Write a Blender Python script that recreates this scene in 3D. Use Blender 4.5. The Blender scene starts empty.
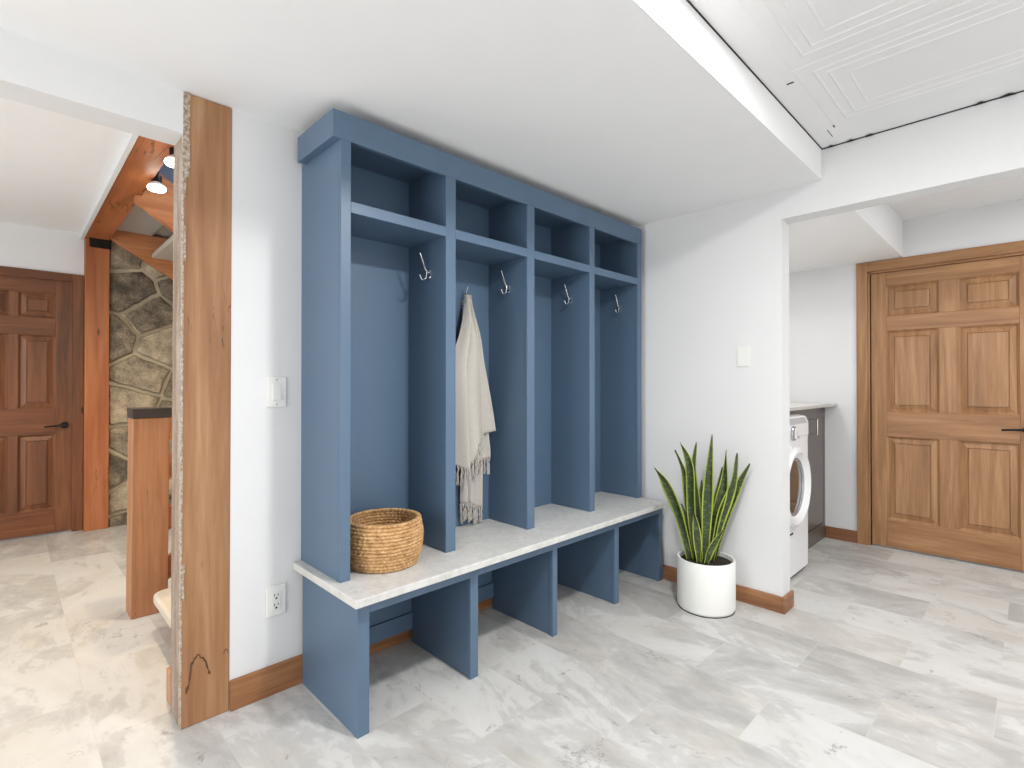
import bpy, bmesh, math, random
from mathutils import Vector, Matrix, noise
random.seed(7)
sc = bpy.context.scene
C = sc.collection
R = math.radians
# ------------------------------------------------------------------ camera
cam = bpy.data.cameras.new('camera'); cam_o = bpy.data.objects.new('camera', cam); C.objects.link(cam_o)
cam_o.location = (-0.8549, -2.0591, 1.2038)
cam_o.rotation_euler = (R(90.347), 0, R(-44.5075))
cam.sensor_width = 36; cam.lens = 514.3145 / 1024 * 36; cam.shift_y = -0.0022; cam.clip_start = 0.02
sc.camera = cam_o
# ------------------------------------------------------------------ world, exposure
w = bpy.data.worlds.new('world'); sc.world = w; w.use_nodes = True
w.node_tree.nodes['Background'].inputs[0].default_value = (0.9, 0.95, 1, 1)
w.node_tree.nodes['Background'].inputs[1].default_value = 0.4
sc.view_settings.view_transform = 'Standard'; sc.view_settings.look = 'None'
sc.view_settings.gamma = 1; sc.view_settings.use_curve_mapping = False
sc.view_settings.exposure = 0.0
# ------------------------------------------------------------------ lights (room lamps, plus added unseen fill lights)
def area(name, loc, size, power, col=(1, 1, 1), rot=(0, 0, 0), size_y=None, shape='DISK'):
    l = bpy.data.lights.new(name, 'AREA'); l.energy = power; l.color = col; l.size = size
    l.shape = shape
    if size_y: l.shape = 'RECTANGLE'; l.size_y = size_y
    o = bpy.data.objects.new(name, l); C.objects.link(o); o.location = loc; o.rotation_euler = rot
    return o
area('ceiling_area_light', (0.5, -1.72, 2.37), 0.18, 38, (1, 0.99, 0.98))
area('ceiling_area_light', (-1.6, -2.5, 2.375), 0.30, 8, (1, 0.99, 0.98))
area('ceiling_area_light', (0.9, -3.1, 2.375), 0.40, 10, (1, 0.99, 0.98))  # added unseen lamp at the rear, raises the overall light
area('back_fill_light', (0.2, -3.85, 0.95), 3.6, 30, (0.97, 0.985, 1), (R(99), 0, 0), 1.9)  # added soft fill from behind the camera, no window is built there
area('side_fill_light', (-2.8, -0.95, 1.3), 1.6, 44, (0.97, 0.985, 1), (0, R(-92), 0), 1.4)  # added fill from the left to brighten the locker side panel
area('hall_lamp_light', (2.95, -2.75, 2.36), 0.5, 19, (0.94, 0.97, 1))
area('laundry_lamp_light', (2.75, -0.62, 2.11), 0.22, 8, (1, 0.99, 0.98))
def spotlamp(name, loc, power, col, ang, blend, size):
    l = bpy.data.lights.new(name, 'SPOT'); l.energy = power; l.color = col; l.spot_size = R(ang); l.spot_blend = blend; l.shadow_soft_size = size
    o = bpy.data.objects.new(name, l); C.objects.link(o); o.location = loc
spotlamp('left_room_floor_spot', (-1.1, 1.1, 2.44), 14, (1, 0.75, 0.42), 105, 0.6, 0.06)  # added unseen warm spots, coned to tint mostly the left room floor
spotlamp('left_room_floor_spot', (-1.0, 2.5, 2.44), 14, (1, 0.75, 0.42), 105, 0.6, 0.06)
area('left_room_fill_light', (-2.75, 1.6, 1.3), 1.6, 34, (0.88, 0.94, 1), (0, R(-90), 0), 1.8)  # added neutral fill for the left room ceiling and walls, not a window
area('stairwell_fill_light', (0.5, 1.1, 3.2), 0.8, 13, (0.80, 0.88, 1))  # added unseen cool light that lifts the upper stair wall
# ------------------------------------------------------------------ node helpers
def lin(c):
    return tuple(((v / 255) / 12.92 if v / 255 <= 0.04045 else ((v / 255 + 0.055) / 1.055) ** 2.4) for v in c) + (1,)
class NT:
    def __init__(s, name, rough=0.5, metal=0.0, spec=0.5):
        m = bpy.data.materials.new(name); m.use_nodes = True; s.m = m; s.t = m.node_tree
        s.p = s.t.nodes['Principled BSDF']
        s.p.inputs['Roughness'].default_value = rough; s.p.inputs['Metallic'].default_value = metal
        s.p.inputs['Specular IOR Level'].default_value = spec
    def n(s, typ, **kw):
        x = s.t.nodes.new(typ)
        for k, v in kw.items(): setattr(x, k, v)
        return x
    def l(s, a, b): s.t.links.new(a, b)
    def inp(s, node, i, v):
        if hasattr(v, 'is_linked') or isinstance(v, bpy.types.NodeSocket): s.l(v, node.inputs[i])
        else: node.inputs[i].default_value = v
    def math(s, op, a, b=None, c=None):
        x = s.n('ShaderNodeMath', operation=op); s.inp(x, 0, a)
        if b is not None: s.inp(x, 1, b)
        if c is not None: s.inp(x, 2, c)
        return x.outputs[0]
    def coords(s, kind='Object'):
        return s.n('ShaderNodeTexCoord').outputs[kind]
    def mapping(s, v, scale=(1, 1, 1), loc=(0, 0, 0), rot=(0, 0, 0)):
        x = s.n('ShaderNodeMapping'); s.l(v, x.inputs[0])
        x.inputs['Scale'].default_value = scale; x.inputs['Location'].default_value = loc; x.inputs['Rotation'].default_value = rot
        return x.outputs[0]
    def noise(s, v, scale=5, detail=4, rough=0.55, dist=0.0):
        x = s.n('ShaderNodeTexNoise'); s.l(v, x.inputs['Vector'])
        x.inputs['Scale'].default_value = scale; x.inputs['Detail'].default_value = detail
        x.inputs['Roughness'].default_value = rough; x.inputs['Distortion'].default_value = dist
        return x.outputs[0]
    def ramp(s, f, stops, interp='LINEAR'):
        x = s.n('ShaderNodeValToRGB'); s.l(f, x.inputs[0]); e = x.color_ramp.elements
        x.color_ramp.interpolation = interp
        while len(e) > 1: e.remove(e[-1])
        e[0].position, e[0].color = stops[0]
        for p, c in stops[1:]:
            k = e.new(p); k.color = c
        return x.outputs[0]
    def mix(s, f, a, b, blend='MIX'):
        x = s.n('ShaderNodeMix', data_type='RGBA', blend_type=blend)
        s.inp(x, 0, f); s.inp(x, 6, a); s.inp(x, 7, b)
        return x.outputs[2]
    def bump(s, h, strength=0.2, dist=0.01):
        x = s.n('ShaderNodeBump'); s.l(h, x.inputs['Height'])
        x.inputs['Strength'].default_value = strength; x.inputs['Distance'].default_value = dist
        s.l(x.outputs[0], s.p.inputs['Normal'])
    def color(s, c):
        if isinstance(c, tuple): s.p.inputs['Base Color'].default_value = c
        else: s.l(c, s.p.inputs['Base Color'])
def BW(v): return (v, v, v, 1)
def plain(name, rgb, rough=0.5, metal=0.0, var=0.03, bump=0.0, bscale=300, spec=0.5):
    k = NT(name, rough, metal, spec); c = lin(rgb); co = k.coords()
    nz = k.noise(co, 6, 3)
    lo = tuple(max(0, x * (1 - var)) for x in c[:3]) + (1,); hi = tuple(min(1, x * (1 + var)) for x in c[:3]) + (1,)
    k.color(k.ramp(nz, [(0.3, lo), (0.7, hi)]))
    if bump: k.bump(k.noise(co, bscale, 2), bump, 0.002)
    return k.m
def wood(name, dark, mid, light, axis='z', rough=0.42, knots=0.0, cracks=0.0, scale=1.0, spec=0.4):
    k = NT(name, rough, 0, spec); co = k.coords()
    info = k.n('ShaderNodeObjectInfo')
    off = k.n('ShaderNodeVectorMath', operation='ADD'); k.l(co, off.inputs[0])
    sc_ = k.n('ShaderNodeVectorMath', operation='SCALE'); k.l(info.outputs['Random'], sc_.inputs['Scale']); sc_.inputs[0].default_value = (7, 5, 9)
    k.l(sc_.outputs[0], off.inputs[1]); v = off.outputs[0]
    st = {'x': (0.06, 1, 1), 'y': (1, 0.06, 1), 'z': (1, 1, 0.06)}[axis]
    v1 = k.mapping(v, tuple(a * 14 * scale for a in st))
    v2 = k.mapping(v, tuple(a * 70 * scale for a in (st if True else st)))
    n1 = k.noise(v1, 1, 5, 0.55, 0.7); n2 = k.noise(v2, 1, 3, 0.6, 0.2)
    f = k.math('ADD', k.math('MULTIPLY', n1, 0.75), k.math('MULTIPLY', n2, 0.25))
    c = k.ramp(f, [(0.33, lin(dark)), (0.50, lin(mid)), (0.66, lin(light))])
    if knots:
        vo = k.n('ShaderNodeTexVoronoi'); ks = {'x': (1.6, 5, 5), 'y': (5, 1.6, 5), 'z': (5, 5, 1.6)}[axis]
        k.l(k.mapping(v, ks), vo.inputs['Vector']); vo.inputs['Scale'].default_value = 1
        d = k.ramp(vo.outputs['Distance'], [(0.0, BW(1)), (knots * 0.6, BW(0.9)), (knots, BW(0))])
        c = k.mix(d, c, lin(tuple(int(a * 0.45) for a in dark)))
    if cracks:
        kc = {'x': (0.35, 4, 4), 'y': (4, 0.35, 4), 'z': (4, 4, 0.35)}[axis]
        n3 = k.noise(k.mapping(v, tuple(a * 2.2 for a in kc)), 1, 5, 0.6, 0.4)
        d = k.math('ABSOLUTE', k.math('SUBTRACT', n3, 0.5))
        m = k.ramp(d, [(0.0, BW(1)), (0.004 * cracks, BW(0))])
        m2 = k.ramp(k.noise(v, 2.3, 2), [(0.54, BW(0)), (0.6, BW(1))])
        c = k.mix(k.math('MULTIPLY', m, m2), c, lin(tuple(int(a * 0.35) for a in dark)))
    k.color(c); k.bump(f, 0.12, 0.004)
    return k.m
M = {}
M['wall'] = plain('white_wall_paint', (219, 219, 219), 0.85, var=0.008, bump=0.04, bscale=220)
M['ceiling'] = plain('ceiling_paint', (236, 236, 236), 0.9, var=0.008, bump=0.04, bscale=180)
M['tin'] = plain('painted_embossed_ceiling', (226, 226, 226), 0.45, var=0.012)
M['gap'] = plain('dark_ceiling_gap', (38, 36, 34), 0.8)
M['blue'] = plain('slate_blue_cabinet_paint', (84, 106, 129), 0.42, var=0.02, bump=0.02, bscale=150)
M['quartz'] = None
M['post_wood'] = wood('fir_post_wood', (130, 90, 59), (154, 111, 76), (174, 134, 97), 'z', 0.55, 0.06, 1.0, 0.9)
M['newel_wood'] = wood('newel_fir_wood', (146, 96, 64), (170, 117, 80), (188, 138, 102), 'z', 0.5, 0.08, 0.8, 0.9)
M['orange_wood_v'] = wood('orange_stained_timber', (140, 80, 46), (162, 97, 58), (178, 113, 73), 'z', 0.45, 0.08, 0.5, 0.7)
M['orange_wood_y'] = wood('orange_stained_beam', (144, 82, 46), (167, 99, 58), (182, 115, 73), 'y', 0.45, 0.11, 2.6, 0.7)
M['orange_wood_x'] = wood('orange_stringer_wood', (158, 96, 58), (184, 120, 76), (202, 142, 96), 'x', 0.45, 0.09, 0.5, 0.7)
M['rail_wood'] = wood('stair_rail_wood', (160, 96, 60), (188, 122, 80), (206, 146, 102), 'x', 0.5, 0.05, 0, 0.8)
M['oak_v'] = wood('oak_door_vertical_grain', (133, 94, 61), (155, 113, 76), (175, 134, 95), 'z', 0.4, 0, 0, 1.4)
M['oak_h'] = wood('oak_door_horizontal_grain', (133, 93, 60), (155, 112, 75), (174, 132, 93), 'y', 0.4, 0, 0, 1.4)
M['cherry_v'] = wood('dark_door_vertical_grain', (84, 52, 34), (112, 70, 45), (134, 88, 58), 'z', 0.4, 0.06, 0, 1.0)
M['cherry_h'] = wood('dark_door_horizontal_grain', (84, 51, 33), (114, 69, 43), (134, 86, 56), 'x', 0.4, 0.0, 0, 1.0)
M['base_wood_x'] = wood('baseboard_wood_along_back', (112, 74, 44), (144, 98, 62), (168, 122, 82), 'x', 0.5, 0.05, 0, 1.3)
M['base_wood_y'] = wood('baseboard_wood_along_side', (112, 74, 48), (140, 96, 64), (162, 116, 80), 'y', 0.5, 0.05, 0, 1.3)
M['stain'] = plain('dark_bark_stain', (98, 62, 36), 0.8, var=0.3)
M['black'] = plain('black_metal', (34, 32, 31), 0.4, 0.6)
M['steel'] = plain('dark_steel_plate', (62, 58, 54), 0.45, 0.5, var=0.15)
M['chrome'] = plain('chrome', (225, 226, 228), 0.12, 1.0, var=0.01)
M['plastic'] = plain('white_switch_plastic', (226, 226, 222), 0.35, var=0.01)
M['dark_hole'] = plain('dark_slot', (52, 48, 45), 0.6)
M['washer'] = plain('white_appliance_enamel', (235, 235, 236), 0.25, var=0.01)
M['grey_plastic'] = plain('grey_control_strip', (176, 177, 178), 0.4, var=0.02)
M['silver'] = plain('silver_plastic_ring', (172, 174, 178), 0.25, 0.7)
M['cab_dark'] = plain('dark_taupe_cabinet', (94, 87, 82), 0.28, var=0.03)
M['pot'] = plain('matte_white_planter', (232, 232, 228), 0.5, var=0.01, bump=0.05, bscale=120)
M['carpet'] = plain('pale_stair_tread', (196, 186, 170), 0.9, var=0.05, bump=0.4, bscale=400)
M['stair_grey'] = plain('grey_stair_underside', (186, 182, 176), 0.8)
M['bluegrey'] = plain('blue_grey_upper_wall', (150, 160, 184), 0.85)
M['residue'] = None
def mk_quartz():
    k = NT('pale_quartz', 0.35); co = k.coords()
    n = k.noise(co, 26, 5, 0.65); v = k.noise(k.mapping(co, (1, 1, 1)), 3.5, 5, 0.6, 0.8)
    d = k.math('ABSOLUTE', k.math('SUBTRACT', v, 0.5))
    vein = k.ramp(d, [(0, BW(0.35)), (0.012, BW(0))])
    c = k.ramp(n, [(0.35, lin((194, 193, 189))), (0.6, lin((208, 207, 203)))])
    k.color(k.mix(vein, c, lin((164, 162, 157)))); return k.m
M['quartz'] = mk_quartz()
def mk_residue():
    k = NT('weathered_timber_edge', 0.9); co = k.coords()
    v = k.mapping(co, (9, 9, 1.6)); n = k.noise(v, 2.0, 6, 0.7); g = k.noise(co, 130, 3, 0.7)
    f = k.math('ADD', k.math('MULTIPLY', n, 0.7), k.math('MULTIPLY', g, 0.3))
    c = k.ramp(f, [(0.3, lin((112, 92, 72))), (0.48, lin((142, 122, 104))), (0.62, lin((172, 160, 150)))])
    k.color(c); k.bump(g, 0.5, 0.004); return k.m
M['residue'] = mk_residue()
def mk_caulk():
    k = NT('white_plaster_residue', 0.9); co = k.coords()
    g = k.noise(co, 90, 4, 0.75)
    k.color(k.ramp(g, [(0.40, lin((140, 112, 88))), (0.52, lin((172, 158, 144))), (0.66, lin((200, 193, 184)))])); k.bump(g, 0.6, 0.004)
    return k.m
M['caulk'] = mk_caulk()
def mk_floor():
    k = NT('stone_look_tile', 0.34, 0, 0.45); co = k.coords()
    sp = k.n('ShaderNodeSeparateXYZ'); k.l(co, sp.inputs[0]); x, y = sp.outputs[0], sp.outputs[1]
    cx = k.math('DIVIDE', k.math('ADD', x, 0.296), 0.3125); col = k.math('FLOOR', cx)
    par = k.math('FLOORED_MODULO', col, 2)
    ry = k.math('DIVIDE', k.math('ADD', k.math('ADD', y, 0.583), k.math('MULTIPLY', par, 0.305)), 0.61); row = k.math('FLOOR', ry)
    fx = k.math('SUBTRACT', cx, col); fy = k.math('SUBTRACT', ry, row)
    ex = k.math('MULTIPLY', k.math('MINIMUM', fx, k.math('SUBTRACT', 1, fx)), 0.3125)
    ey = k.math('MULTIPLY', k.math('MINIMUM', fy, k.math('SUBTRACT', 1, fy)), 0.61)
    e = k.math('MINIMUM', ex, ey)
    grout = k.math('LESS_THAN', e, 0.0014)
    idv = k.n('ShaderNodeCombineXYZ'); k.l(col, idv.inputs[0]); k.l(row, idv.inputs[1])
    wn = k.n('ShaderNodeTexWhiteNoise', noise_dimensions='3D'); k.l(idv.outputs[0], wn.inputs['Vector'])
    ws = k.n('ShaderNodeSeparateColor'); k.l(wn.outputs['Color'], ws.inputs[0])
    r1, r2, r3 = ws.outputs[0], ws.outputs[1], ws.outputs[2]
    rot = k.n('ShaderNodeVectorRotate', rotation_type='Z_AXIS'); k.l(co, rot.inputs['Vector'])
    k.l(k.math('MULTIPLY', k.math('SUBTRACT', r3, 0.5), 0.9), rot.inputs['Angle'])
    tv = k.n('ShaderNodeVectorMath', operation='MULTIPLY_ADD'); k.l(wn.outputs['Color'], tv.inputs[0]); tv.inputs[1].default_value = (31, 47, 61)
    k.l(rot.outputs[0], tv.inputs[2])
    v = tv.outputs[0]
    big = k.noise(k.mapping(v, (3.7, 1.9, 1)), 1, 4, 0.55, 1.3)
    fine = k.noise(k.mapping(v, (22, 11, 1)), 1, 5, 0.65, 0.6)
    f = k.math('ADD', k.math('MULTIPLY', big, 0.66), k.math('MULTIPLY', fine, 0.34))
    f = k.math('ADD', f, k.math('MULTIPLY', k.math('SUBTRACT', r1, 0.5), 0.16))
    c = k.ramp(f, [(0.34, lin((168, 166, 163))), (0.44, lin((183, 181, 178))), (0.505, lin((190, 189, 186))), (0.52, lin((199, 198, 195))), (0.64, lin((205, 204, 201)))])
    warm = k.math('MULTIPLY', k.ramp(k.noise(k.mapping(v, (3, 1.2, 1), (5, 3, 0)), 1, 3, 0.5, 0.8), [(0.52, BW(0)), (0.62, BW(1))]), 0.35)
    c = k.mix(warm, c, lin((190, 183, 172)))
    vn = k.noise(k.mapping(v, (5.5, 2.4, 1), (9, 2, 4)), 1, 6, 0.62, 0.7)
    dv = k.math('ABSOLUTE', k.math('SUBTRACT', vn, 0.5))
    vein = k.ramp(dv, [(0, BW(1)), (0.010, BW(0))])
    vm = k.ramp(k.noise(k.mapping(v, (3.2, 3.2, 1), (2, 8, 1)), 1, 3), [(0.58, BW(0)), (0.66, BW(1))])
    c = k.mix(k.math('MULTIPLY', k.math('MULTIPLY', vein, vm), 0.6), c, lin((122, 118, 114)))
    patch = k.ramp(k.noise(k.mapping(v, (9, 6, 1), (1, 5, 7)), 1, 7, 0.7, 0.4), [(0.645, BW(0)), (0.665, BW(1))])
    c = k.mix(k.math('MULTIPLY', patch, 0.6), c, lin((132, 128, 124)))
    c = k.mix(k.math('MULTIPLY', grout, 0.8), c, lin((196, 192, 186)))
    k.color(c)
    k.l(k.math('ADD', 0.30, k.math('MULTIPLY', fine, 0.2)), k.p.inputs['Roughness'])
    h = k.math('SUBTRACT', k.math('MULTIPLY', fine, 0.3), k.math('MULTIPLY', grout, 0.6)); k.bump(h, 0.12, 0.003)
    return k.m
M['floor'] = mk_floor()
def mk_stone():
    k = NT('flagstone', 0.85); co = k.coords(); g = k.n('ShaderNodeNewGeometry')
    off = k.n('ShaderNodeVectorMath', operation='MULTIPLY_ADD'); off.inputs[1].default_value = (30, 30, 30)
    cmb = k.n('ShaderNodeCombineXYZ'); [k.l(g.outputs['Random Per Island'], cmb.inputs[i]) for i in range(3)]
    k.l(cmb.outputs[0], off.inputs[0]); k.l(co, off.inputs[2])
    n = k.noise(off.outputs[0], 9, 7, 0.65); s = k.noise(co, 85, 4, 0.8)
    f = k.math('ADD', k.math('MULTIPLY', n, 0.55), k.math('MULTIPLY', s, 0.45))
    f = k.math('ADD', f, k.math('MULTIPLY', k.math('SUBTRACT', g.outputs['Random Per Island'], 0.5), 0.22))
    k.color(k.ramp(f, [(0.34, lin((84, 76, 64))), (0.45, lin((130, 119, 102))), (0.54, lin((164, 150, 128))), (0.66, lin((198, 184, 158)))]))
    k.bump(f, 0.6, 0.012); return k.m
M['stone'] = mk_stone()
M['mortar'] = plain('stone_mortar', (184, 173, 150), 0.95, var=0.1, bump=0.5, bscale=140)
def mk_leaf():
    k = NT('variegated_snake_leaf', 0.4); uv = k.n('ShaderNodeUVMap'); sp = k.n('ShaderNodeSeparateXYZ'); k.l(uv.outputs[0], sp.inputs[0])
    u = sp.outputs[0]
    e = k.math('MULTIPLY', k.math('ABSOLUTE', k.math('SUBTRACT', u, 0.5)), 2)
    co = k.coords()
    band = k.noise(k.mapping(co, (34, 34, 95)), 1, 4, 0.7, 0.8)
    mid = k.ramp(band, [(0.40, lin((31, 43, 18))), (0.53, lin((50, 66, 26))), (0.68, lin((98, 114, 52)))])
    wob = k.math('ADD', e, k.math('MULTIPLY', k.math('SUBTRACT', k.noise(co, 40, 2), 0.5), 0.14))
    m = k.ramp(wob, [(0.72, BW(0)), (0.82, BW(1))])
    tip = k.ramp(sp.outputs[1], [(0.80, BW(0)), (0.97, BW(1))])
    c = k.mix(m, mid, lin((150, 164, 66)))
    k.color(k.mix(k.math('MULTIPLY', tip, 0.75), c, lin((52, 56, 30)))); return k.m
M['leaf'] = mk_leaf()
M['soil'] = plain('potting_soil', (44, 34, 27), 0.95, var=0.4, bump=0.8, bscale=120)
def mk_basket():
    k = NT('braided_seagrass', 0.8); co = k.coords()
    n = k.noise(co, 45, 4, 0.7); n2 = k.noise(k.mapping(co, (1, 1, 5)), 160, 3, 0.7)
    f = k.math('ADD', k.math('MULTIPLY', n, 0.5), k.math('MULTIPLY', n2, 0.5))
    k.color(k.ramp(f, [(0.34, lin((122, 84, 46))), (0.48, lin((188, 144, 94))), (0.64, lin((226, 190, 142)))])); k.bump(n2, 0.6, 0.004)
    return k.m
M['basket'] = mk_basket()
def mk_cloth():
    k = NT('oatmeal_woven_cotton', 0.95, 0, 0.1); co = k.coords()
    n = k.noise(k.mapping(co, (1, 1, 1.6)), 330, 2, 0.6)
    k.color(k.ramp(n, [(0.3, lin((172, 167, 158))), (0.7, lin((200, 195, 187)))])); k.bump(n, 0.3, 0.002); return k.m
M['cloth'] = mk_cloth()
def mk_glass():
    k = NT('dark_washer_door_glass', 0.08); k.color(lin((70, 62, 56))); k.p.inputs['Coat Weight'].default_value = 0.6
    return k.m
M['glass'] = mk_glass()
def mk_bulb():
    k = NT('lit_bulb', 0.4); k.p.inputs['Emission Color'].default_value = (1, 0.93, 0.8, 1); k.p.inputs['Emission Strength'].default_value = 14
    k.color((1, 0.95, 0.85, 1)); return k.m
M['bulb'] = mk_bulb()
# ------------------------------------------------------------------ mesh helpers
class MB:
    def __init__(s): s.v = []; s.f = []; s.mi = []; s.uv = None
    def add(s, verts, faces, mi=0):
        b = len(s.v); s.v += [Vector(v) for v in verts]; s.f += [tuple(i + b for i in f) for f in faces]; s.mi += [mi] * len(faces); return s
    def box(s, x0, x1, y0, y1, z0, z1, mi=0):
        v = [(x, y, z) for z in (z0, z1) for y in (y0, y1) for x in (x0, x1)]
        return s.add(v, [(0, 2, 3, 1), (4, 5, 7, 6), (0, 1, 5, 4), (2, 6, 7, 3), (0, 4, 6, 2), (1, 3, 7, 5)], mi)
    def hexa(s, bot, top, mi=0):
        return s.add(list(bot) + list(top), [(3, 2, 1, 0), (4, 5, 6, 7), (0, 1, 5, 4), (1, 2, 6, 5), (2, 3, 7, 6), (3, 0, 4, 7)], mi)
    def prism(s, poly, fn, mi=0):
        # poly: 2D outline, fn(p, k) -> 3D point for k = 0, 1
        n = len(poly); v = [fn(p, 0) for p in poly] + [fn(p, 1) for p in poly]
        fs = [tuple(range(n - 1, -1, -1)), tuple(range(n, 2 * n))] + [(i, (i + 1) % n, n + (i + 1) % n, n + i) for i in range(n)]
        return s.add(v, fs, mi)
    def lathe(s, prof, c=(0, 0, 0), seg=48, axis='z', mi=0, rfun=None, cap=True):
        v = []; n = len(prof)
        for j, (r, h) in enumerate(prof):
            for i in range(seg):
                a = 2 * math.pi * i / seg; rr = r + (rfun(j, a) if rfun else 0)
                p = (rr * math.cos(a), rr * math.sin(a), h)
                if axis == 'y': p = (p[0], -h, p[1])
                if axis == 'x': p = (h, p[0], p[1])
                v.append((p[0] + c[0], p[1] + c[1], p[2] + c[2]))
        fs = [(j * seg + i, j * seg + (i + 1) % seg, (j + 1) * seg + (i + 1) % seg, (j + 1) * seg + i) for j in range(n - 1) for i in range(seg)]
        if cap and prof[0][0] > 1e-6: fs.append(tuple(range(seg - 1, -1, -1)))
        if cap and prof[-1][0] > 1e-6: fs.append(tuple((n - 1) * seg + i for i in range(seg)))
        return s.add(v, fs, mi)
    def tube(s, pts, r, seg=10, mi=0):
        pts = [Vector(p) for p in pts]; n = len(pts); rs = r if isinstance(r, (list, tuple)) else [r] * n
        v = []; up = None
        for i, p in enumerate(pts):
            t = (pts[min(i + 1, n - 1)] - pts[max(i - 1, 0)]).normalized()
            if up is None: up = t.orthogonal().normalized()
            up = (up - t * up.dot(t)).normalized(); sd = t.cross(up)
            for k in range(seg):
                a = 2 * math.pi * k / seg; v.append(p + (up * math.cos(a) + sd * math.sin(a)) * rs[i])
        fs = [(j * seg + i, j * seg + (i + 1) % seg, (j + 1) * seg + (i + 1) % seg, (j + 1) * seg + i) for j in range(n - 1) for i in range(seg)]
        fs += [tuple(range(seg - 1, -1, -1)), tuple((n - 1) * seg + i for i in range(seg))]
        return s.add(v, fs, mi)
    def build(s, name, mats, parent=None, bevel=0.0, smooth=False, origin=None, seg=2, fixn=True, autos=35):
        if not isinstance(mats, (list, tuple)): mats = [mats]
        if parent is not None:
            o0 = Vector((0, 0, 0)); q = parent
            while q is not None: o0 += q.location; q = q.parent
            if origin is None: origin = o0
            loc = Vector(origin) - o0
        else:
            if origin is None:
                xs = [p.x for p in s.v]; ys = [p.y for p in s.v]; zs = [p.z for p in s.v]
                origin = ((min(xs) + max(xs)) / 2, (min(ys) + max(ys)) / 2, min(zs))
            loc = Vector(origin)
        og = Vector(origin)
        me = bpy.data.meshes.new(name); me.from_pydata([p - og for p in s.v], [], s.f)
        for m in mats: me.materials.append(m)
        for p, i in zip(me.polygons, s.mi): p.material_index = i
        if fixn:
            bm = bmesh.new(); bm.from_mesh(me); bmesh.ops.recalc_face_normals(bm, faces=bm.faces); bm.to_mesh(me); bm.free()
        if smooth:
            for p in me.polygons: p.use_smooth = True
            if autos: me.set_sharp_from_angle(angle=R(autos))
        o = bpy.data.objects.new(name, me); C.objects.link(o)
        if parent is not None: o.parent = parent
        o.location = loc
        if bevel:
            b = o.modifiers.new('bevel', 'BEVEL'); b.width = bevel; b.segments = seg; b.limit_method = 'ANGLE'; b.angle_limit = R(40)
        return o
def tag(o, label=None, cat=None, group=None, kind=None):
    if label: o['label'] = label
    if cat: o['category'] = cat
    if group: o['group'] = group
    if kind: o['kind'] = kind
    return o
def empty(name, loc, label, cat, group=None):
    o = bpy.data.objects.new(name, None); C.objects.link(o); o.location = loc; o.empty_display_size = 0.1
    return tag(o, label, cat, group)
def struct(name, mb, mat, bevel=0.0, parent=None, label=None, cat=None, **kw):
    o = mb.build(name, mat, parent, bevel, **kw)
    if parent is None: tag(o, label, cat, None, 'structure')
    return o
# ------------------------------------------------------------------ room shell
W = 0.035                      # face of the back wall
ZL, ZH, ZR = 2.236, 2.393, 2.46   # soffit, raised ceiling, left room ceiling
AX = 2.072; BX = 3.775; BK = -4.0; LX = -2.9
struct('floor', MB().box(LX, 4.1, BK, 3.7, -0.1, 0), M['floor'], label='pale stone look tile floor laid in running bond', cat='floor')
# back wall: white strip right of the post, header over the left opening
b = MB(); b.box(-0.262, AX, W, 0.165, 0, ZL)
struct('wall_back', b, M['wall'], label='white wall behind the blue lockers', cat='wall')
b = MB(); b.box(LX, -0.40, W, 0.164, 2.087, 2.62)
b.box(-0.40, 1.55, W + 0.01, 0.164, ZL, 3.5)
struct('wall_header', b, M['wall'], label='white header above the opening to the left room', cat='wall')
# right stub wall with the beam that carries on over the wide opening
b = MB(); poly = [(0.165, 0), (-1.12, 0), (-1.12, 2.083), (BK, 2.083), (BK, 2.6), (0.165, 2.6)]
b.prism(poly, lambda p, k: (AX + 0.117 * k, p[0], p[1]))
struct('wall_right', b, M['wall'], label='white stub wall and header beside the plant', cat='wall')
b = MB(); b.box(LX - 0.1, LX, BK, 3.7, 0, 2.62); struct('wall_left', b, M['wall'], label='white wall left of the view', cat='wall')
b = MB(); b.box(LX, 4.0, BK - 0.1, BK, 0, 2.62); struct('wall_front', b, M['wall'], label='white wall behind the camera', cat='wall')
# hall wall with the oak door
DY0, DY1, DZ = -1.19, -2.085, 2.045
b = MB(); b.box(BX, BX + 0.13, DY0 + 0.0, -0.12, 0, 2.62); b.box(BX, BX + 0.13, DY1, DY0, DZ, 2.62); b.box(BX, BX + 0.13, BK, DY1, 0, 2.62)
struct('wall_hall', b, M['wall'], label='white wall around the oak door', cat='wall')
b = MB(); b.box(AX + 0.117, BX, -0.25, -0.12, 0, 2.62); struct('wall_laundry', b, M['wall'], label='white wall behind the laundry counter', cat='wall')
# far wall of the left room with the dark door
LDX0, LDX1, LDZ = -1.172, -0.464, 2.062
b = MB(); b.box(LDX1, -0.395, 3.5, 3.63, 0, ZR + 0.1); b.box(LDX0, LDX1, 3.5, 3.63, LDZ, ZR + 0.1); b.box(LX, LDX0, 3.5, 3.63, 0, ZR + 0.1)
struct('wall_far', b, M['wall'], label='white wall around the dark wooden door', cat='wall')
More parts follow.
